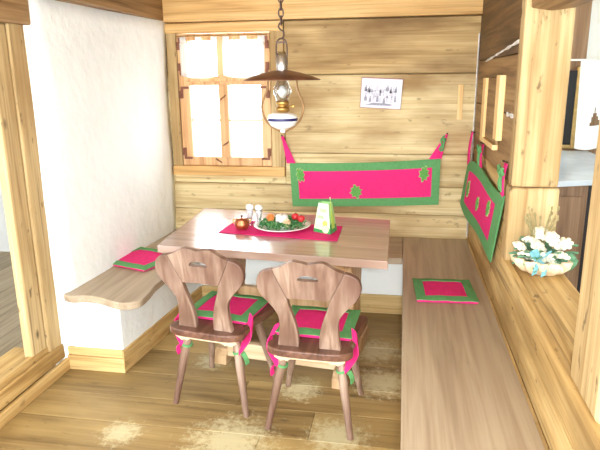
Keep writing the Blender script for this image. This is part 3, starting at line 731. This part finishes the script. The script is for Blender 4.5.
bm = BM(); lathe(bm, [(.030, .168), (.036, .185), (.046, .205), (.048, .225), (.038, .25), (.028, .275), (.024, .32), (.024, .42), (.0225, .42), (.0225, .32), (.0265, .275), (.036, .25), (.046, .225), (.044, .205), (.034, .185), (.028, .168)], seg=24)
obj('chimney', bm, 'lampglass', lp, smooth=True)
bm = BM(); ball(bm, (0, 0, .215), .024, .024, .034); obj('mantle', bm, 'wax', lp, smooth=True)
for s in (1, -1):
    bm = BM()
    tube(bm, smooth_pts([(s * .03, 0, .305), (s * .06, 0, .302), (s * .076, 0, .275), (s * .080, 0, .24), (s * .09, 0, .205), (s * .108, 0, .165), (s * .114, 0, .13), (s * .104, 0, .09), (s * .085, 0, .055), (s * .05, 0, .025), (s * .012, 0, .008)], closed=False, n=4), .0058, 8)
    obj('harp_wire', bm, 'harp', lp, smooth=True)
bm = BM(); lathe(bm, [(.024, .30), (.026, .318), (.029, .33), (.029, .40), (.026, .402), (.026, .33), (.024, .318)], seg=20); obj('collar', bm, 'silver', lp, smooth=True)
bm = BM()
for s in (1, -1): tube(bm, smooth_pts([(s * .027, 0, .33), (s * .029, 0, .40), (s * .028, 0, .45), (s * .018, 0, .478), (0, 0, .487)], closed=False, n=4), .004, 8)
box(bm, -.029, .029, -.004, .004, .462, .472); obj('bail', bm, 'iron', lp)
bm = BM(); tube(bm, smooth_pts([(0, 0, .485), (.012, 0, .495), (.012, 0, .52), (-.004, 0, .53), (-.014, 0, .545), (-.004, 0, .565), (.008, 0, .56)], closed=False, n=4), .0045, 8)
obj('hook', bm, 'iron', lp)
bm = BM(); z = .555; k = 0
while z < 2.3 - 1.31 - .01:
    pts = []
    for a in lin(0, 2 * PI, 12)[:-1]:
        u, w = .0125 * math.cos(a), .023 * math.sin(a)
        pts.append((u, 0, z + .02 + w) if k % 2 else (0, u, z + .02 + w))
    tube(bm, pts, .0042, 6, closed=True); z += .036; k += 1
obj('chain', bm, 'iron', lp)

# ================================================================== ON THE TABLE
TT = .7505
def sub(pts): return pts
rn = BM()
rc = [Vector((-1.012, 3.04, 0)), Vector((-.326, 2.955, 0)), Vector((-.985, 3.33, 0)), Vector((-.330, 3.27, 0))]
def frn(u, v):
    p = bilerp(rc, u, v); return (p.x, p.y, TT + .003 + .0008 * math.sin(14 * u + 5 * v))
sheet(rn, lin(0, 1, 16), lin(0, 1, 6), frn, .003)
tag(obj('table_runner', rn, 'pink'), 'pink cloth runner lying across the table', 'table runner')
RT = TT + .0055
pl = thing('plate', 'oval white plate of fir greens on the pink runner', 'plate', (-.668, 3.165, RT), TR)
bm = BM(); prof = [(0, 0), (.085, 0), (.10, .006), (.15, .018), (.165, .024), (.166, .028), (.15, .024), (.10, .012), (.08, .008), (0, .008)]
lathe(bm, prof, seg=40, ripple=None); obj('dish', bm, 'ceramic', pl, smooth=True)
rp = random.Random(11)
gr = BM(); gr2 = BM()
for k in range(420):
    a = rp.uniform(0, 2 * PI); rr = rp.uniform(.045, .135); b = gr if rp.random() < .6 else gr2
    p = Vector((rr * math.cos(a), rr * math.sin(a), .016 + rp.uniform(0, .026)))
    q = p + Vector((rp.uniform(-.03, .03), rp.uniform(-.03, .03), rp.uniform(.0, .022)))
    if math.hypot(q.x, q.y) > .148: continue
    tube(b, [p, (p + q) / 2 + Vector((0, 0, .004)), q], [.0035, .003, .0012], 4)
fg = thing('fir_sprigs', 'ring of green fir sprigs heaped on the white plate', 'greenery', (-.668, 3.165, RT)); fg['kind'] = 'stuff'
obj('sprigs', gr, 'fir', fg); obj('pale_sprigs', gr2, 'fir2', fg)
cn = thing('candle', 'short thick white candle in the middle of the fir greens', 'candle', (-.668, 3.165, RT + .0085))
bm = BM(); lathe(bm, [(0, 0), (.034, 0), (.036, .004), (.036, .066), (.030, .072), (.015, .068), (0, .066)], seg=24); wb = obj('wax_body', bm, 'wax', cn, smooth=True)
bm = BM(); tube(bm, [(0, 0, .065), (.001, 0, .076), (.004, 0, .081)], .0015, 6); obj('wick', bm, 'iron', wb)
def orn(name, label, mat, x, y, z, r_, cat, group):
    t = thing(name, label, cat, (x, y, z), 0, group)
    bm = BM(); lathe(bm, [(0, .0), (r_ * .5, .001), (r_ * .95, r_ * .55), (r_, r_), (r_ * .8, r_ * 1.6), (r_ * .35, r_ * 1.82), (0, r_ * 1.65)], seg=16); fr_ = obj('fruit', bm, mat, t, smooth=True)
    bm = BM(); tube(bm, [(0, 0, r_ * 1.62), (.002, 0, r_ * 1.9), (.005, 0, r_ * 2.1)], .0016, 6); obj('stem', bm, 'iron', fr_)
orn('apple', 'small red apple on the fir greens just right of the candle', 'redwax', -.600, 3.215, RT + .040, .022, 'apple', 'red apples on the plate')
orn('apple', 'small red apple on the fir greens nearest the plate right rim', 'redwax', -.560, 3.185, RT + .036, .022, 'apple', 'red apples on the plate')
def cone(label, x, y, z, mat):
    bm = BM()
    for lv in range(6):
        r_ = .024 * math.sin(PI * (lv + 1.1) / 7.4); n = 7
        for k in range(n):
            a = 2 * PI * (k + lv * .5) / n; c = Vector((r_ * .7 * math.cos(a), r_ * .7 * math.sin(a), .006 + lv * .0075))
            ball(bm, c, .008, .008, .005, 6, 4)
    ball(bm, (0, 0, .025), .014, .014, .024, 8, 6)
    o = obj('pine_cone', bm, mat); o.location = (x, y, z); tag(o, label, 'pine cone', 'cones on the plate')
cone('orange-brown pine cone left of the candle on the plate', -.738, 3.175, RT + .034, 'orange')
cone('small pale brown cone in front of the candle on the plate', -.628, 3.10, RT + .024, 'batten')
# copper pot
pt = thing('copper_pot', 'little round copper pot with lid at the left end of the runner', 'pot', (-.895, 3.125, RT), .3)
bm = BM(); lathe(bm, [(0, 0), (.028, 0), (.037, .008), (.042, .025), (.040, .042), (.033, .052), (.034, .056), (.031, .056)], seg=24); lathe(bm, [(.031, .054), (0, .054)], seg=24); obj('body', bm, 'copper', pt, smooth=True)
bm = BM(); lathe(bm, [(.036, .056), (.034, .061), (.018, .066), (0, .067)], seg=24); lid = obj('lid', bm, 'copper', pt, smooth=True)
bm = BM(); lathe(bm, [(.004, .066), (.004, .070), (.008, .075), (.006, .080), (0, .082)], seg=12); obj('knob', bm, 'iron', lid, smooth=True)
for s in (1, -1):
    bm = BM(); tube(bm, smooth_pts([(s * .033, 0, .05), (s * .046, 0, .058), (s * .05, 0, .046), (s * .041, 0, .032)], closed=False, n=3), .0035, 6); obj('handle', bm, 'brass', pt)
# two small glass shakers
for x, y, lab in ((-.872, 3.222, 'slim glass shaker behind the copper pot, the one farther from the plate'), (-.815, 3.215, 'slim glass shaker between the copper pot and the plate')):
    t = thing('shaker', lab, 'shaker', (x, y, RT), 0, 'glass shakers')
    bm = BM(); lathe(bm, [(0, 0), (.016, 0), (.017, .004), (.014, .03), (.019, .075), (.022, .1), (.020, .1), (.017, .075), (.012, .03), (.012, .006), (0, .006)], seg=18); obj('glass_body', bm, 'tumbler', t, smooth=True)
    bm = BM(); lathe(bm, [(0, .034), (.0112, .034), (.0165, .075), (.0185, .094), (0, .096)], seg=18); obj('salt_fill', bm, 'salt', t, smooth=True)
    bm = BM(); lathe(bm, [(.023, .100), (.023, .112), (.018, .121), (0, .124)], seg=18); lathe(bm, [(.023, .1), (0, .1)], seg=18); obj('cap', bm, 'ceramic', t, smooth=True)
# table card: a standing folded trapezoid display with bottle print
cd = thing('menu_card', 'pale green standing card with a bottle print at the right end of the runner', 'table card', (-.412, 3.115, RT), 0)
f0, f1, f2 = Vector((-.068, .012, 0)), Vector((.035, -.045, 0)), Vector((.060, .055, 0))
b0 = Vector((-.045, .085, 0)); top = Vector((0, .03, .16))
def tp(p, k=.58): 
    c = Vector((0, .025, 0)); q = c + (p - c) * k; return Vector((q.x, q.y, .165))
def panel(name, a, b, mat):
    bm = BM(); vs_ = [a, b, tp(b), tp(a)]; n = (vs_[1] - vs_[0]).cross(vs_[3] - vs_[0]).normalized() * .0015
    A = [bm.verts.new(v) for v in vs_]; B = [bm.verts.new(v - n) for v in vs_]
    bm.faces.new(A); bm.faces.new(B[::-1])
    for k in range(4): bm.faces.new((A[k], B[k], B[(k + 1) % 4], A[(k + 1) % 4]))
    return obj(name, bm, mat, cd)
P1 = panel('front_panel', f0, f1, 'cardwhite'); P2 = panel('side_panel', f1, f2, 'card'); panel('rear_panel', b0, f0, 'card'); panel('rear_panel', f2, b0, 'card')
def onp(a, b, pts, mat, name, lift=.0012):
    ta, tb2 = tp(a), tp(b); n = (b - a).cross(ta - a).normalized()
    fn = lambda u, v, w: a.lerp(b, u).lerp(ta.lerp(tb2, u), v) + n * w
    bm = BM(); prism(bm, pts, .0002, lift, fn); return obj(name, bm, mat, P1 if a is f0 else P2)
circ = lambda cx, cy, rx, ry, n=14: [(cx + rx * math.cos(2 * PI * k / n), cy + ry * math.sin(2 * PI * k / n)) for k in range(n)]
onp(f0, f1, [(.0, .0), (1, 0), (1, .16), (.72, .30), (.62, .1), (.0, .12)], 'cardgreen', 'green_print', .0008)
onp(f0, f1, circ(.36, .24, .17, .13), 'cardlemon', 'lemon_print'); onp(f0, f1, circ(.68, .33, .16, .10), 'cardlime', 'lime_print', .0014); onp(f0, f1, circ(.72, .14, .2, .13), 'cardlemon', 'lemon_print', .0018)
onp(f0, f1, [(.25, .70), (.8, .70), (.8, .82), (.25, .82)], 'card', 'text_block'); onp(f0, f1, [(.1, .48), (.55, .48), (.55, .58), (.1, .58)], 'card', 'text_block')
onp(f1, f2, [(0, 0), (1, 0), (1, .26), (.6, .2), (.3, .34), (0, .3)], 'cardgreen', 'green_print', .0008)
onp(f1, f2, [(.3, .14), (.7, .14), (.72, .55), (.58, .72), (.56, 1.12), (.44, 1.12), (.42, .72), (.28, .55)], 'cardlime', 'bottle_print', .002)
onp(f1, f2, [(.42, 1.12), (.58, 1.12), (.58, 1.2), (.42, 1.2)], 'cardlemon', 'bottle_cap', .003)

# ================================================================== CURTAINS
for (x0, x1, lab, n) in ((-1.615, -1.335, 'sheer white tab curtain on the upper left window pane', 3), (-1.295, -.985, 'sheer white tab curtain on the upper right window pane, nearer the lamp', 3)):
    t = thing('curtain', lab, 'curtain', (0, 0, 0), 0, 'sheer window curtains')
    bm = BM(); ph = random.uniform(0, 3)
    def fc(u, v):
        return (x0 + (x1 - x0) * u, 4.180 - .008 * math.sin(u * 26 + ph) - .004, 1.845 - v * (.23 + .02 * math.sin(PI * u)) )
    sheet(bm, lin(0, 1, 36), lin(0, 1, 6), fc, .002); pn = obj('panel', bm, 'sheer', t, smooth=True)
    for k in range(n):
        u0 = k / (n - 1) * .84; bm = BM()
        sheet(bm, [u0, u0 + .08, u0 + .16], lin(0, 1, 2), lambda u, v: (x0 + (x1 - x0) * u, 4.182, 1.895 - v * .055), .002); obj('tab', bm, 'sheer', pn)
bm = BM(); tube(bm, [(-1.64, 4.178, 1.893), (-.965, 4.178, 1.893)], .004, 8)
tag(obj('curtain_rod', bm, 'brass'), 'thin curtain rod across the window head', 'curtain rod')

# ================================================================== FLOWERS ON THE SILL
SZ = .776
fl = thing('flower_basket', 'cream fluted shell bowl on the sill holding the flower arrangement', 'bowl', (.605, 2.515, SZ), .2)
bm = BM(); rip = lambda a, r_, z: 1.12 * (1 + .10 * math.sin(12 * a) * min(1, z / .03 + .2))
lathe(bm, [(0, 0), (.05, 0), (.078, .014), (.100, .042), (.108, .07), (.102, .074), (.09, .052), (.06, .02), (0, .014)], seg=96, ripple=rip); obj('bowl', bm, 'shell', fl, smooth=True)
rp = random.Random(5)
def rose(label, x, y, z, r_):
    bm = BM()
    for ring, (n, rr, h, s) in enumerate(((3, .18, .6, .42), (5, .45, .42, .5), (7, .75, .18, .52))):
        for k in range(n):
            a = 2 * PI * (k + ring * .37) / n
            ball(bm, (rr * r_ * math.cos(a), rr * r_ * math.sin(a), h * r_), r_ * s * .75, r_ * s * .75, r_ * s * .55, 7, 5)
    o = obj('rose', bm, 'petal', smooth=True); o.location = (x, y, z)
    o.rotation_euler = (rp.uniform(.3, .8), rp.uniform(-.4, .4), rp.uniform(0, 3)); tag(o, label, 'flower', 'cream cloth flowers in the bowl')
RS = [(.54, 2.48, .06, .030, 'low at the bowl rim near the broad post'), (.60, 2.445, .062, .034, 'large in the middle front of the shell bowl'),
      (.655, 2.46, .065, .032, 'front, just left of the round green leaf'), (.585, 2.52, .085, .032, 'behind the teal ribbon'), (.64, 2.53, .095, .034, 'in the second row right of the ribbon'),
      (.60, 2.56, .125, .030, 'high up under the dry grasses'), (.56, 2.55, .10, .026, 'high up beside the broad post'),
      (.52, 2.52, .085, .026, 'outermost on the side of the broad post'), (.68, 2.52, .10, .028, 'just above the round green leaf'), (.63, 2.50, .125, .026, 'topmost of the right half of the bunch'), (.575, 2.47, .045, .026, 'half hidden by the teal ribbon'), (.635, 2.43, .04, .026, 'hanging lowest over the front rim')]
for x, y, z, r_, l in RS: rose('cream flower ' + l, .605 + (x - .605) * 1.15, y, SZ + z * 1.25, r_ * 1.12)
gb = thing('greenery', 'sage leaves and dry sprigs between the cream flowers in the bowl', 'foliage', (.605, 2.515, SZ + .03)); gb['kind'] = 'stuff'; gb.scale = (1.12, 1.0, 1.25)
bm = BM()
for k in range(46):
    a = rp.uniform(0, 2 * PI); L = rp.uniform(.05, .085); c = Vector((.05 * math.cos(a), .05 * math.sin(a), rp.uniform(.0, .06)))
    dv = Vector((math.cos(a), math.sin(a), rp.uniform(.1, .9))).normalized(); sd = dv.cross(Vector((0, 0, 1))).normalized() * L * .2
    sheet(bm, lin(0, 1, 4), [0, .5, 1], lambda u, v: c + dv * L * u + sd * (2 * v - 1) * math.sin(PI * min(.98, u + .04)) + Vector((0, 0, -.02 * u * u + .006 * abs(2 * v - 1))), .0015)
obj('leaves', bm, 'sage', gb)
bm = BM()
for k in range(26):
    a = rp.uniform(0, 2 * PI); b_ = Vector((-.01 + .02 * math.cos(a), .045 + .02 * math.sin(a), .07)); e = b_ + Vector((.04 * math.cos(a), .03 * math.sin(a), rp.uniform(.06, .13)))
    tube(bm, [b_, (b_ + e) / 2 + Vector((0, 0, .01)), e], [.002, .002, .001], 4); ball(bm, e, .0045, .0045, .007, 6, 4)
obj('dry_sprigs', bm, 'dry', gb)
lf = thing('leaf', 'big round green leaf at the right side of the flower bowl', 'leaf', (.70, 2.48, SZ + .06))
bm = BM(); sheet(bm, lin(-1, 1, 10), lin(-1, 1, 10), lambda u, v: (.036 * u * math.sqrt(1 - v * v / 2), -.015 + .012 * (u * u + v * v), .04 * v * math.sqrt(1 - u * u / 2)), .002); bd = obj('blade', bm, 'sage', lf, smooth=True)
bm = BM(); tube(bm, [(0, -.01, -.035), (-.015, .0, -.05), (-.04, .01, -.045)], .002, 6); obj('stalk', bm, 'sage', bd)
rb = thing('ribbon', 'teal ribbon bow draped over the front of the flower bowl', 'ribbon', (.57, 2.43, SZ + .075))
for nm, pts in (('loop', [(0, 0, 0), (-.03, -.01, .035), (-.02, -.015, .05), (0, 0, .01)]), ('loop', [(0, 0, 0), (.03, -.012, .03), (.034, -.012, .045), (0, 0, .01)]), ('tail', [(0, -.005, 0), (-.012, -.028, -.02), (-.02, -.034, -.05)]), ('tail', [(0, -.005, 0), (.02, -.028, -.02), (.015, -.036, -.055)])):
    bm = BM(); pp = smooth_pts(pts, closed=False, n=4); us = lin(0, 1, len(pp) - 1)
    sheet(bm, us, [0, 1], lambda u, v: (pp[round(u * (len(pp) - 1))][0] + (v - .5) * .02, pp[round(u * (len(pp) - 1))][1] + (v - .5) * .006, pp[round(u * (len(pp) - 1))][2] + (v - .5) * .008), .002); obj(nm, bm, 'teal', rb)

# ================================================================== KITCHEN BEYOND THE OPENING
kc = thing('kitchen_cupboard', 'low brown cupboard with pale blue worktop seen through the wall opening', 'cupboard', (1.08, 4.3, 0))
def kb(name, mat, b, bev=.004):
    bm = BM(); box(bm, b[0] - 1.08, b[1] - 1.08, b[2] - 4.3, b[3] - 4.3, b[4], b[5]); return obj(name, bm, mat, kc, bevel=bev)
kb('carcass', 'cupboard', (.75, 1.085, 3.60, 5.0, .0, .965)); kb('carcass', 'cupboard', (1.086, 1.46, 3.85, 5.0, .0, .965))
kb('dark_door', 'black', (1.09, 1.46, 3.83, 3.849, .05, .95)); kb('end_panel', 'cupboard', (.80, 1.05, 3.585, 3.599, .1, .90))
bm = BM(); prism(bm, [(.74 - 1.08, 3.46 - 4.3), (1.12 - 1.08, 3.60 - 4.3), (1.47 - 1.08, 3.80 - 4.3), (1.47 - 1.08, .72), (.74 - 1.08, .72)], .967, 1.0, lambda u, v, w: (u, v, w))
obj('worktop', bm, 'worktop', kc, bevel=.004)
mr = thing('wall_mirror', 'dark mirror in a narrow gilt frame on the kitchen back wall', 'mirror', (1.15, 5.199, 1.35))
bm = BM(); box(bm, -.25, .225, -.03, 0, -.32, .28); obj('dark_pane', bm, 'mirror', mr)
bm = BM(); box(bm, -.28, -.25, -.045, 0, -.35, .31); box(bm, .225, .258, -.045, 0, -.35, .31); box(bm, -.25, .225, -.045, 0, -.35, -.32); obj('gilt_frame', bm, 'gold', mr, bevel=.005)
bm = BM(); box(bm, 1.445, 1.615, 5.05, 5.249, .9, 1.5)
tag(obj('wall_cabinet', bm, 'cupboard', bevel=.005), 'brown wall cabinet glimpsed through the gap in the white cloth', 'cabinet')
tw = thing('towel', 'white cloth with a triangular gap hanging above the pale blue worktop', 'towel', (1.3, 4.4, 1.70))
bm = BM()
HX = .012
# cloth as a grid with the gap left out
def inhole(u, v): 
    x = -.11 + .39 * u; z = -.01 - .60 * v
    t = (-.325 - z) / .125
    return 0 < t < 1 and abs(x - HX) < .04 * t
sheet(bm, lin(0, 1, 40), lin(0, 1, 48), lambda u, v: (-.11 + .39 * u + .015 * (v - .3) * (1 - u), -.012 * math.sin(14 * u), -.01 - (.60 - .04 * u + .02 * math.sin(6 * u)) * v), .006, keep=lambda u, v: not inhole(u, v))
obj('cloth', bm, 'towel', tw)
bm = BM(); tube(bm, [(-.25, 0, -.005), (.32, 0, -.005)], .006, 8); obj('rail', bm, 'towel', tw)
